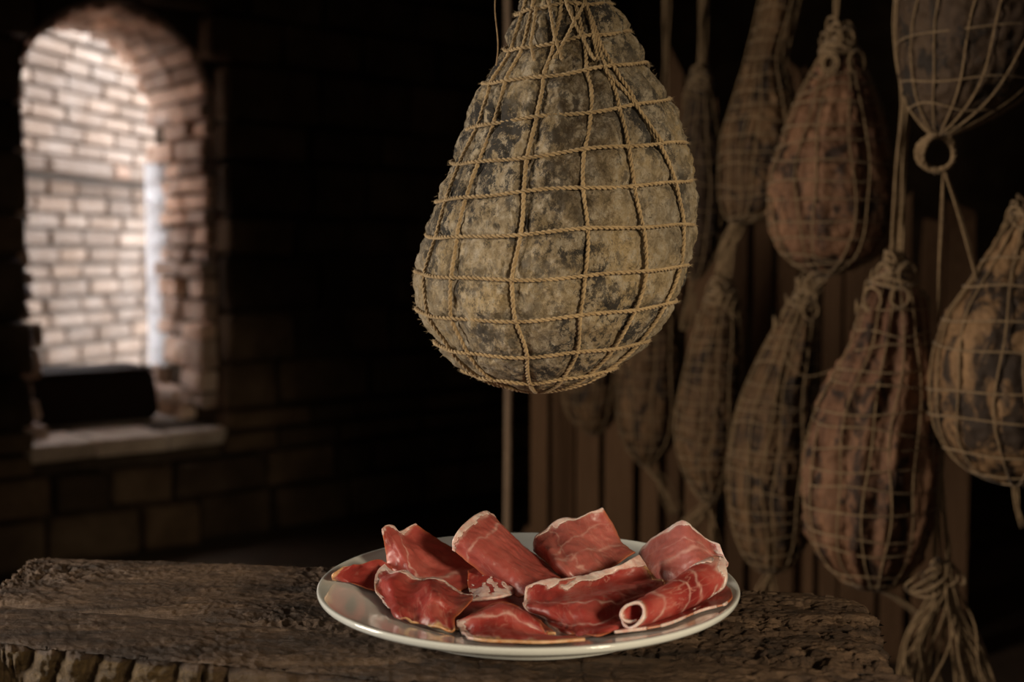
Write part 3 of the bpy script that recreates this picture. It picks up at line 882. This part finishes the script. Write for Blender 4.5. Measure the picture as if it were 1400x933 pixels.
ham_slice('scalloped ham slice folded over itself with a wavy white and amber rim',
    [[(526, 771, .05), (545, 783, .05), (575, 789, .055), (608, 797, .05), (645, 815, .04)], [(513, 783, .04), (535, 797, .05), (570, 797, .06), (602, 806, .055), (645, 824, .04)],
     [(513, 806, .03), (538, 820, .04), (568, 822, .055), (598, 818, .065), (632, 836, .04)], [(519, 820, .02), (542, 838, .03), (568, 848, .03), (592, 830, .055), (622, 846, .035)], [(530, 832, .01), (552, 848, .015), (575, 856, .015), (602, 862, .02), (622, 862, .02)]],
    {'c0': (.06, FW), 'r1': (.05, FA), 'r0': (.06, FW)}, 10.0, pleat=.0022, pk=2.4)
ham_slice('ham slice folded like a fan with an amber fat edge lying along the plate rim',
    [[(630, 846, .03), (655, 832, .045), (685, 819, .055), (708, 826, .045), (722, 840, .03)], [(625, 855, .025), (655, 847, .04), (688, 838, .05), (716, 845, .04), (738, 860, .02)],
     [(629, 866, .012), (658, 862, .03), (692, 858, .035), (726, 864, .025), (765, 872, .008)], [(640, 877), (665, 880), (700, 882), (740, 883), (800, 879)]],
    {'c0': (.07, FW), 'r1': (.07, FA)}, 11.0, lines=(('u', .4, .02, .2),), pleat=.0022, pk=1.8, pax='u')

# ------------------------------------------------------------ hanging hams
class Prof:
    def __init__(self, rows, Y, depth=.92):
        self.Y = Y; self.depth = depth
        p = np.array([[pt(c, y, Y)[2], pt(c, y, Y)[0], hw / F_PX * Y] for y, c, hw in rows])
        dense = catmull(p, 14); dense[:, 2] = np.maximum(dense[:, 2], 0)
        zz = np.minimum.accumulate(dense[:, 0] - np.arange(len(dense)) * 1e-7)
        self.z, self.cx, self.r = zz, dense[:, 1], dense[:, 2]
    def at(self, z):
        zi = self.z[::-1]
        return np.interp(z, zi, self.cx[::-1]), np.interp(z, zi, self.r[::-1])
    def arc(self, n):
        d = np.r_[0, np.cumsum(np.hypot(np.diff(self.z), np.diff(self.r)))]
        s = np.linspace(0, d[-1], n)
        return np.interp(s, d, self.z), np.interp(s, d, self.cx), np.interp(s, d, self.r)
    def pos(self, th, z, off=0.0):
        cx, r = self.at(z); rr = r + off
        return np.stack([cx + rr * np.sin(th), self.Y - rr * self.depth * np.cos(th), z + 0 * th], -1)

def ham_body(pf, name, m, root, nth, nt, vth, rings, g_v, g_r, w_v, bumps, seed, fold=0.0, stain=None, wrinkle=None):
    """vth: list of functions theta(z); rings: list of functions z(theta); returns body object and a radius function"""
    z, cx, r = pf.arc(nt); th = np.linspace(-math.pi, math.pi, nth, endpoint=False)
    Z = z[:, None] + 0 * th[None]; TH = th[None] + 0 * z[:, None]; R = r[:, None] + 0 * TH
    def groove(TH, Z, R):
        g = np.zeros_like(R)
        for f in vth:
            d = (TH - f(Z) + math.pi) % (2 * math.pi) - math.pi
            d = np.abs(d) * R
            g = np.maximum(g, g_v * (.55 * np.exp(-(d / w_v) ** 2) + .45 * np.exp(-d / (w_v * 2.6))))
        h = np.zeros_like(R)
        for f in rings:
            d = np.abs(Z - f(TH)); h = np.maximum(h, g_r * np.exp(-(d / (w_v * .8)) ** 2))
        return g, h
    g, h = groove(TH, Z, R)
    fade = np.clip(R / .03, 0, 1)
    P = np.stack([R * np.sin(TH), -R * np.cos(TH), Z], -1)
    n1 = fbm(P * [22, 22, 16] + seed, 3); n2 = fbm(P * [95, 95, 75] + seed * 3, 4)
    disp = (-(g + h) + bumps * (1.1 * n1 + .95 * n2)) * fade
    if fold:
        fz = np.sin(TH * 13 + 2.2 * perlin(P * [9, 9, 3] + seed)) * fold + fold * perlin(P * [60, 60, 9] + seed)
        disp += fz * fade
    if wrinkle is not None:
        wr = np.sin(TH * 24 + 3.0 * perlin(P * [14, 14, 5] + seed)) * .6 + perlin(P * [70, 70, 12] + seed)
        disp += wr * wrinkle(Z) * fade
    RR = np.maximum(R + disp, 1e-5)
    V = np.stack([cx[:, None] + RR * np.sin(TH), pf.Y - RR * pf.depth * np.cos(TH), Z], -1)
    f = gridfaces(nt, nth, True)
    at = None
    if stain is not None: at = {'stain': stain(TH, Z).reshape(-1)}
    f.append(tuple(range(nth))[::-1]); f.append(tuple((nt - 1) * nth + k for k in range(nth)))
    return mesh_obj(name, V.reshape(-1, 3), f, m, root, True, None, at)

# --- the big pale ham in front
YH = .95
main_rows = [(-150, 772, 9), (-125, 772, 14), (-95, 773, 26), (-60, 772, 40), (-30, 772, 50), (0, 772, 59), (40, 779, 79), (80, 783, 97), (115, 780, 118), (140, 784, 132), (180, 785, 146), (220, 781, 161), (270, 773, 173),
             (320, 766, 181), (370, 754, 185), (400, 749, 181), (430, 743, 171), (460, 741, 151), (480, 738, 135), (500, 735, 111), (517, 735, 84), (528, 735, 52), (534, 735, 22), (536, 735, 0)]
pf = Prof(main_rows, YH, .90)
main = thing('cured_ham', 'big pale mould-covered pear-shaped ham tied with twisted twine above the plate', 'ham', (pt(735, 536, YH)))
ZY = lambda y, Y=YH: pt(700, y, Y)[2]
def ringf(yl, yc, yr):
    zl, zr = ZY(yl), ZY(yr)
    zc = pt(700, yc, YH - float(pf.at((zl + zr) / 2)[1]) * .9)[2]
    a = (zl + zr) / 2; b = (zr - zl) / 2; c = zc - a
    ph = rnd.random() * 6
    return lambda th: a + b * np.sin(th) + c * np.cos(th) + .0012 * np.sin(3 * th + ph) + .0007 * np.sin(7 * th + ph)
ring_px = [(-55, -62, -66), (-20, -28, -30), (18, 7, 5), (68, 55, 40), (118, 98, 88), (178, 153, 138), (223, 208, 192), (273, 259, 246), (322, 317, 304), (373, 379, 361), (424, 436, 408), (470, 487, 462), (508, 524, 500)]
rings = [ringf(*r) for r in ring_px]
def vfun(pxs):
    zz = []; tt = []
    for (x, y) in pxs:
        Y = YH - .09
        for _ in range(4):
            p = pt(x, y, Y); cx, r = pf.at(p[2])
            s = np.clip((p[0] - cx) / max(r, 1e-4), -.985, .985); t = math.asin(s); Y = YH - r * pf.depth * math.cos(t)
        zz.append(p[2]); tt.append(t)
    o = np.argsort(zz); zz = np.array(zz)[o]; tt = np.array(tt)[o]
    ph = rnd.random() * 6
    return lambda z: np.interp(z, zz, tt) + .018 * np.sin(np.asarray(z) * 60 + ph)
vth = [vfun([(803, 100), (806, 150), (801, 208), (800, 260), (801, 318), (800, 378), (797, 436), (788, 487)]),
       vfun([(768, 7), (758, 55), (742, 98), (733, 150), (724, 208), (716, 259), (708, 316), (701, 379), (706, 437), (718, 487)]),
       vfun([(812, 40), (832, 98), (846, 150), (860, 200), (871, 250), (881, 312), (883, 375), (870, 430), (842, 478)]),
       vfun([(820, 60), (845, 98), (875, 145), (903, 195), (924, 247), (937, 300), (936, 360), (915, 410)]),
       vfun([(715, 60), (690, 110), (672, 165), (655, 215), (640, 262), (624, 313), (614, 368), (615, 428), (636, 478)]),
       vfun([(660, 140), (636, 200), (612, 262), (594, 318), (577, 372), (582, 424), (610, 473)])]
for k in range(6):
    t0 = math.radians(108 + 29 * k) + rnd.uniform(-.06, .06)
    ph = rnd.random() * 6
    vth.append((lambda t0, ph: (lambda z: t0 + .03 * np.sin(np.asarray(z) * 40 + ph) + 0 * np.asarray(z)))(t0, ph))
def stain(TH, Z):
    zc = pt(700, 190, YH)[2]
    a = np.exp(-((TH - .02) / .30) ** 2) * np.exp(-((Z - zc) / .075) ** 2)
    b = np.exp(-((TH - .12) / .22) ** 2) * np.exp(-((Z - pt(700, 90, YH)[2]) / .05) ** 2)
    return np.clip(a + b, 0, 1)
ham_body(pf, 'body', M['rind'], main, 640, 520, vth, rings, .0048, .0022, .0048, .0028, 4.2, 0.0, stain, lambda Z: .0021 * np.clip((Z - ZY(330)) / (ZY(120) - ZY(330)), 0, 1))
RR = .00172
for f in rings:
    th = np.linspace(-math.pi, math.pi, 360, endpoint=False)
    z = f(th)
    P = pf.pos(th, z, -.0006 + .0008 * np.sin(th * 12))
    mb = MB(); rope(mb, P, RR, .0085, closed=True); mb.build('twine_ring', M['twine'], main)
for f in vth:
    zb, zt = pf.z[-1], pf.z[0]
    t = np.linspace(0, 1, 320); za, cxa, ra = pf.arc(320)
    za = za[8:]; th = f(za)
    P = pf.pos(th, za, -.0014)
    P = np.vstack([P])
    mb = MB(); rope(mb, P, RR, .0085); mb.build('twine_strand', M['twine'], main)
# extra crossing twines gathered at the neck
for (pa) in ([(745, -40), (752, 7), (762, 55), (775, 98)], [(790, -40), (800, 7), (812, 55), (822, 98)], [(733, 20), (725, 60), (735, 98)], [(775, 10), (788, 40), (808, 75), (828, 98)], [(800, 0), (786, 30), (770, 60), (742, 96)], [(826, 98), (856, 130), (884, 165), (912, 205)]):
    f = vfun(pa); zz = np.linspace(ZY(pa[0][1]), ZY(pa[-1][1]), 60)
    mb = MB(); rope(mb, pf.pos(f(zz), zz, .0012), RR * .9, .0085); mb.build('twine_strand', M['twine'], main)
# knot, hanging rope
neck = pf.pos(np.array([0.]), np.array([pf.z[4]]))[0] * [1, 0, 1] + [0, YH, 0]
mb = MB()
for k in range(6):
    a = np.linspace(0, 2 * math.pi, 60, endpoint=False)
    rr = .0095 + .002 * rnd.random(); zz = neck[2] + .004 * k - .006
    rope(mb, np.stack([neck[0] + rr * np.cos(a), YH + rr * np.sin(a), zz + .002 * np.sin(a + k)], 1), RR * 1.1, closed=True)
mb.build('neck_binding', M['twine'], main)
mb = MB()
for k in range(3):
    s = np.linspace(0, 1, 40); zz = neck[2] + s * (1.80 - neck[2])
    rope(mb, np.stack([neck[0] + .004 * np.cos(k * 2.1 + s * 14), YH + .004 * np.sin(k * 2.1 + s * 14), zz], 1), RR * 1.2, .010, step=.003)
mb.build('hanging_rope', M['twine'], main)
mb = MB()
s = np.linspace(0, 1, 50); P = np.array([pt(683 - 6 * t + 3 * math.sin(t * 9), -90 + 180 * t, .93) for t in s]); P = np.vstack([catmull([neck + [0, 0, .02], neck + [-.03, -.01, .015], P[0]], 8)[:-1], P])
tube(mb, P, .0006, 5); mb.build('loose_thread', M['net'], main)
# stray fibres of twine and mould fuzz
V = []; F = []
for k in range(2600):
    if k % 3: th = rnd.uniform(-2.2, 2.2); z = float(rnd.choice(rings)(np.array(th)))
    else: th = rnd.uniform(-2.2, 2.2); z = rnd.uniform(ZY(530), ZY(20))
    p = pf.pos(np.array([th]), np.array([z]), .0006)[0]
    n_ = np.array([math.sin(th), -math.cos(th), rnd.uniform(-.7, .4)]) + np.array([rnd.uniform(-.6, .6) for _ in range(3)])
    n_ /= np.linalg.norm(n_); L = rnd.uniform(.0015, .0045); sd = np.cross(n_, [.3, .5, .8]); sd /= np.linalg.norm(sd); sd2 = np.cross(n_, sd)
    w = .00016; b = len(V)
    for a3 in range(3): V.append(p + w * (math.cos(a3 * 2.09) * sd + math.sin(a3 * 2.09) * sd2))
    V.append(p + n_ * L + sd * rnd.uniform(-.001, .001))
    F += [(b, b + 1, b + 3), (b + 1, b + 2, b + 3), (b + 2, b, b + 3)]
o = mesh_obj('stray_fibres', V, F, M['twine'], main); o['kind'] = 'stuff'

# --- the dark hams behind
def strands(mb, pts, n, spread, r, seed, step=.012, spread_end=None):
    """a loose bundle of cords along a path"""
    rr = random.Random(seed); P0_, L = resample(catmull(np.array(pts), 8), step)
    T_, N_, B_ = frames(P0_); m = len(P0_); s = np.linspace(0, 1, m)
    se = spread if spread_end is None else spread_end
    for k in range(n):
        a = rr.uniform(0, 6.28); q = rr.uniform(.3, 1); fr_ = rr.uniform(2, 9) * L * 4; ph = rr.uniform(0, 6.28)
        am = (spread + (se - spread) * s) * q
        an = a + .7 * np.sin(fr_ * s + ph) + 2 * s * rr.uniform(-1, 1)
        tube(mb, P0_ + am[:, None] * (np.cos(an)[:, None] * N_ + np.sin(an)[:, None] * B_), r, 5)
def dark_ham(label, rows, Y, skin, nv, nr, hang, seed, r=.0011, fold=0.0, tail=None, tilt=0.0, bulge=.004, cords=6, neck_net=True, cw=.006):
    rr = random.Random(seed); pf = Prof(rows, Y, .95)
    root = thing('cured_ham', label, 'ham', pt(rows[-1][1], rows[-1][0], Y), 'dark hams hanging in nets')
    jit = [rr.uniform(-.13, .13) for _ in range(nv)]
    ph = [rr.uniform(0, 6) for _ in range(nv)]
    vt = [(lambda k: (lambda z: (k + .5) * 2 * math.pi / nv - math.pi + jit[k] + .05 * np.sin(np.asarray(z) * 30 + ph[k]) + tilt * (np.asarray(z) - pf.z[-1])))(k) for k in range(nv)]
    za, cxa, ra = pf.arc(400); ids = np.linspace(12, 385, nr)
    rg = []
    for k, i in enumerate(ids):
        z0 = za[int(np.clip(i + rr.uniform(-4, 4), 0, 399))]; a1, p1, p2 = rr.uniform(.001, .008), rr.uniform(0, 6), rr.uniform(0, 6)
        rg.append((lambda z0, a1, p1, p2: (lambda th: z0 + a1 * np.sin(th + p1) + a1 * .35 * np.sin(4 * th + p2)))(z0, a1, p1, p2))
    ham_body(pf, 'body', skin, root, 144, 150, vt, rg, bulge, bulge * .5, .007, .0035, seed * 1.7, fold)
    mb = MB()
    th = np.linspace(-math.pi, math.pi, 110, endpoint=False)
    lo, hi = pf.z[-1] + .001, pf.z[0] - .001
    for f in rg: tube(mb, pf.pos(th, np.clip(f(th), lo, hi), .0018), r, 5, True)
    for f in vt:
        zz = za[4:396:4]; tube(mb, pf.pos(f(zz), zz, .0014), r * 1.15, 5)
    mb.build('netting', M['net'], root)
    top = np.array([pf.cx[0], Y, pf.z[0]])
    if neck_net:
        mb = MB()
        for k in range(7):
            a = np.linspace(0, 2 * math.pi, 26, endpoint=False); zz = pf.z[0] - .006 * k
            c_, r_ = pf.at(zz); r_ = float(r_) + .0035
            tube(mb, np.stack([c_ + r_ * np.cos(a), Y + r_ * .95 * np.sin(a), zz + .004 * np.sin(a * 2 + k * 1.3)], 1), .0026, 5, True)
        for k in range(12):               # slack loops of gathered net round the neck
            a0 = rr.uniform(0, 6.28); z0 = pf.z[0] - rr.uniform(.0, .07); a = np.linspace(0, 2 * math.pi, 16, endpoint=False)
            c_, r_ = pf.at(z0); r_ = float(r_) + .006
            sx = rr.uniform(.008, .016)
            tube(mb, np.stack([c_ + r_ * np.sin(a0 + sx * np.cos(a) / max(r_, .012)), Y - r_ * np.cos(a0 + sx * np.cos(a) / max(r_, .012)), z0 + sx * 1.1 * np.sin(a)], 1), .0019, 5, True)
        mb.build('neck_binding', M['net'], root)
    if hang:
        mb = MB(); strands(mb, [top - [0, 0, .01]] + hang, cords, cw, .0017, seed + 3)
        mb.build('hanging_cord', M['net'], root)
    if tail:
        mb = MB(); bt = pt(rows[-1][1], rows[-1][0] - 3, Y)
        for (pth, n_, sp0, sp1) in tail:
            strands(mb, [bt] + [pt(x, y, Y) for x, y in pth], n_, sp0, .0013, seed + 8 + n_, .008, sp1)
        mb.build('net_tail', M['net'], root)
    return root
def top_at(px, Y, z): return np.array([pt(px, 100, Y)[0], Y, z])

E_rows = [(352, 1226, 8), (370, 1224, 18), (400, 1222, 34), (430, 1220, 44), (470, 1217, 52), (510, 1210, 66), (560, 1199, 80), (610, 1192, 88), (660, 1189, 89), (710, 1188, 84), (755, 1187, 70), (785, 1190, 48), (800, 1192, 28), (808, 1195, 0)]
dark_ham('wrinkled reddish-brown ham in netting hanging on a long thick cord, its deep folds upright', E_rows, 1.60, M['aged_red'], 15, 18, [pt(1229, 300, 1.6), pt(1233, 200, 1.6), pt(1238, 120, 1.6), pt(1232, 0, 1.6), top_at(1230, 1.58, 1.95)], 21, fold=.0055, tail=[([(1225, 818), (1258, 842)], 5, .002, .004)], cords=9, cw=.008)
D_rows = [(255, 1430, 10), (280, 1420, 18), (310, 1408, 32), (340, 1402, 44), (370, 1396, 58), (400, 1392, 75), (430, 1390, 92), (480, 1388, 107), (530, 1387, 112), (570, 1387, 111), (600, 1388, 102), (630, 1388, 80), (650, 1388, 50), (660, 1388, 20), (662, 1388, 0)]
dark_ham('tan ham with black mould patches in a wide square net, knotted at its base', D_rows, 1.50, M['aged_tan'], 16, 11, [pt(1478, 150, 1.52), pt(1490, 0, 1.55), top_at(1492, 1.57, 1.95)], 22, r=.0013, tail=[([(1392, 690), (1400, 720)], 5, .004, .006)], bulge=.0025)
C_rows = [(-200, 1352, 12), (-175, 1352, 40), (-140, 1350, 68), (-90, 1348, 94), (-40, 1345, 108), (20, 1340, 110), (70, 1335, 103), (110, 1328, 90), (140, 1318, 72), (162, 1306, 48), (178, 1294, 24), (188, 1287, 0)]
C = dark_ham('dark ham hung high above the others with a rope ring below its tied end', C_rows, 1.47, M['aged_dark'], 16, 9, [top_at(1352, 1.52, 1.86), top_at(1352, 1.57, 1.95)], 23, tilt=1.5, bulge=.002)
mb = MB(); a = np.linspace(0, 2 * math.pi, 60, endpoint=False); c0 = pt(1283, 209, 1.47)
for k in range(3): rope(mb, np.stack([c0[0] + (.019 + .002 * k) * np.cos(a), 1.47 + .006 * np.sin(a * 2 + k) + .003 * k, c0[2] + (.020 + .0015 * k) * np.sin(a)], 1), .0032, .016, closed=True, step=.002)
mb.build('rope_ring', M['net'], C)
mb = MB()
strands(mb, [pt(1290, 232, 1.47), pt(1312, 300, 1.48), pt(1336, 385, 1.49)], 3, .003, .0016, 5)
strands(mb, [pt(1290, 232, 1.47), pt(1286, 340, 1.55), pt(1284, 470, 1.59), pt(1285, 600, 1.592)], 3, .002, .0014, 6)
mb.build('loose_cord', M['net'], C)
B_rows = [(38, 1150, 12), (70, 1148, 22), (106, 1146, 40), (148, 1143, 58), (198, 1139, 73), (240, 1137, 83), (293, 1137, 85), (320, 1137, 80), (345, 1135, 66), (362, 1132, 45), (374, 1128, 18), (377, 1126, 0)]
dark_ham('plump dark ham in netting hung above a long brown one tied below it', B_rows, 1.76, M['aged_red'], 15, 15, [pt(1144, 0, 1.78), top_at(1142, 1.90, 2.05)], 24, fold=.003, cords=5,
         tail=[([(1118, 385), (1104, 402)], 8, .018, .012), ([(1095, 420), (1072, 480), (1100, 515), (1150, 500), (1165, 470)], 1, .001, .001)])
mb = MB(); 
A_rows = [(-60, 1072, 14), (-20, 1070, 26), (30, 1060, 27), (70, 1050, 27), (90, 1047, 29), (115, 1046, 36), (150, 1045, 46), (190, 1042, 55), (240, 1040, 56), (270, 1036, 51), (290, 1028, 38), (302, 1018, 20), (306, 1014, 0)]
dark_ham('slim brown ham with a long bunched net neck, beside the plump ham', A_rows, 2.0, M['aged_brown'], 14, 18, [top_at(1074, 1.95, 1.9), top_at(1076, 1.90, 2.05)], 25, tail=[([(1000, 340), (990, 380)], 10, .012, .012)], bulge=.005)
F_rows = [(385, 1108, 9), (420, 1098, 20), (460, 1085, 32), (500, 1075, 42), (550, 1064, 52), (600, 1058, 57), (660, 1053, 58), (710, 1054, 54), (750, 1054, 42), (775, 1054, 24), (786, 1054, 0)]
dark_ham('long brown ham in netting tied below the plump ham, its net ends trailing', F_rows, 1.88, M['aged_brown'], 15, 20, [pt(1118, 378, 1.80)], 26, fold=.002, tail=[([(1040, 800), (1028, 830)], 5, .004, .01), ([(1085, 770), (1105, 735)], 3, .003, .003), ([(1060, 810), (1062, 835)], 5, .004, .012)], bulge=.004, cords=8, cw=.014)
G_rows = [(383, 985, 9), (410, 985, 18), (450, 982, 30), (500, 976, 38), (550, 971, 44), (590, 968, 45), (630, 968, 39), (662, 969, 26), (683, 970, 12), (690, 970, 0)]
dark_ham('narrow brown ham tied below the slim ham with a splayed net end', G_rows, 2.05, M['aged_brown'], 13, 18, [pt(993, 340, 2.03), pt(1010, 304, 2.0)], 27, tail=[([(940, 720), (915, 760)], 12, .01, .03), ([(975, 720), (980, 750)], 6, .006, .014)], cords=9, cw=.014)
H_rows = [(320, 897, 9), (350, 896, 16), (400, 894, 28), (450, 892, 38), (500, 890, 44), (560, 888, 45), (600, 887, 37), (622, 885, 22), (636, 884, 8), (640, 884, 0)]
dark_ham('dim brown ham at the rear in front of the boards, close behind the pale ham', H_rows, 2.36, M['aged_brown'], 11, 13, [pt(905, 200, 2.36), pt(912, 60, 2.36), top_at(914, 2.40, 2.10)], 28, tail=[([(905, 660), (925, 700)], 8, .01, .03)], cords=7, cw=.012)
I_rows = [(300, 818, 9), (340, 817, 18), (400, 815, 32), (450, 813, 40), (520, 811, 44), (558, 810, 38), (580, 811, 24), (592, 812, 9), (596, 812, 0)]
dark_ham('dim olive-brown ham at the rear, only its rounded base showing below the pale ham', I_rows, 2.50, M['aged_brown'], 11, 12, [pt(818, 150, 2.48), top_at(818, 2.40, 2.10)], 29)
L_rows = [(95, 957, 8), (140, 957, 18), (190, 956, 28), (250, 955, 34), (310, 954, 34), (350, 952, 26), (375, 950, 12), (385, 948, 0)]
dark_ham('thin blackish ham in a slack net behind the slim ham', L_rows, 2.28, M['aged_dark'], 10, 10, [pt(960, 40, 2.3), top_at(962, 2.40, 2.10)], 30, tail=[([(938, 420), (932, 450), (944, 440), (948, 400)], 4, .004, .006)], cords=9, cw=.012)
# loose bundle of spare netting hanging by the boards
nb = thing('net_bundle', 'loose tangled bundle of spare twine netting hanging beside the table end', 'netting', pt(1290, 960, 1.55))
mb = MB()
strands(mb, [pt(1285, 600, 1.592), pt(1286, 690, 1.57), pt(1287, 780, 1.55)], 8, .006, .0015, 41, .01, .012)
mb.build('hanging_cord', M['net'], nb)
for g_, (x0, x1, n_, s1) in enumerate(((1262, 1230, 16, .028), (1290, 1285, 20, .038), (1305, 1350, 18, .034))):
    mb = MB(); strands(mb, [pt(1287, 770, 1.55), pt((1287 + x0) / 2 + 3, 820, 1.55), pt((x0 + x1) / 2, 880, 1.55), pt(x1, 990, 1.55)], n_, .012, .0016, 50 + g_, .008, s1)
    mb.build('net_strands', M['net'], nb)
mb = MB()
for k in range(5):
    a = np.linspace(0, 2 * math.pi, 40, endpoint=False); c0 = pt(1262 + 8 * k, 800 - 5 * k, 1.545)
    tube(mb, np.stack([c0[0] + .022 * np.cos(a), c0[1] + .01 * np.sin(a * 2 + k), c0[2] + .016 * np.sin(a + k)], 1), .0018, 5, True)
mb.build('knot', M['net'], nb)
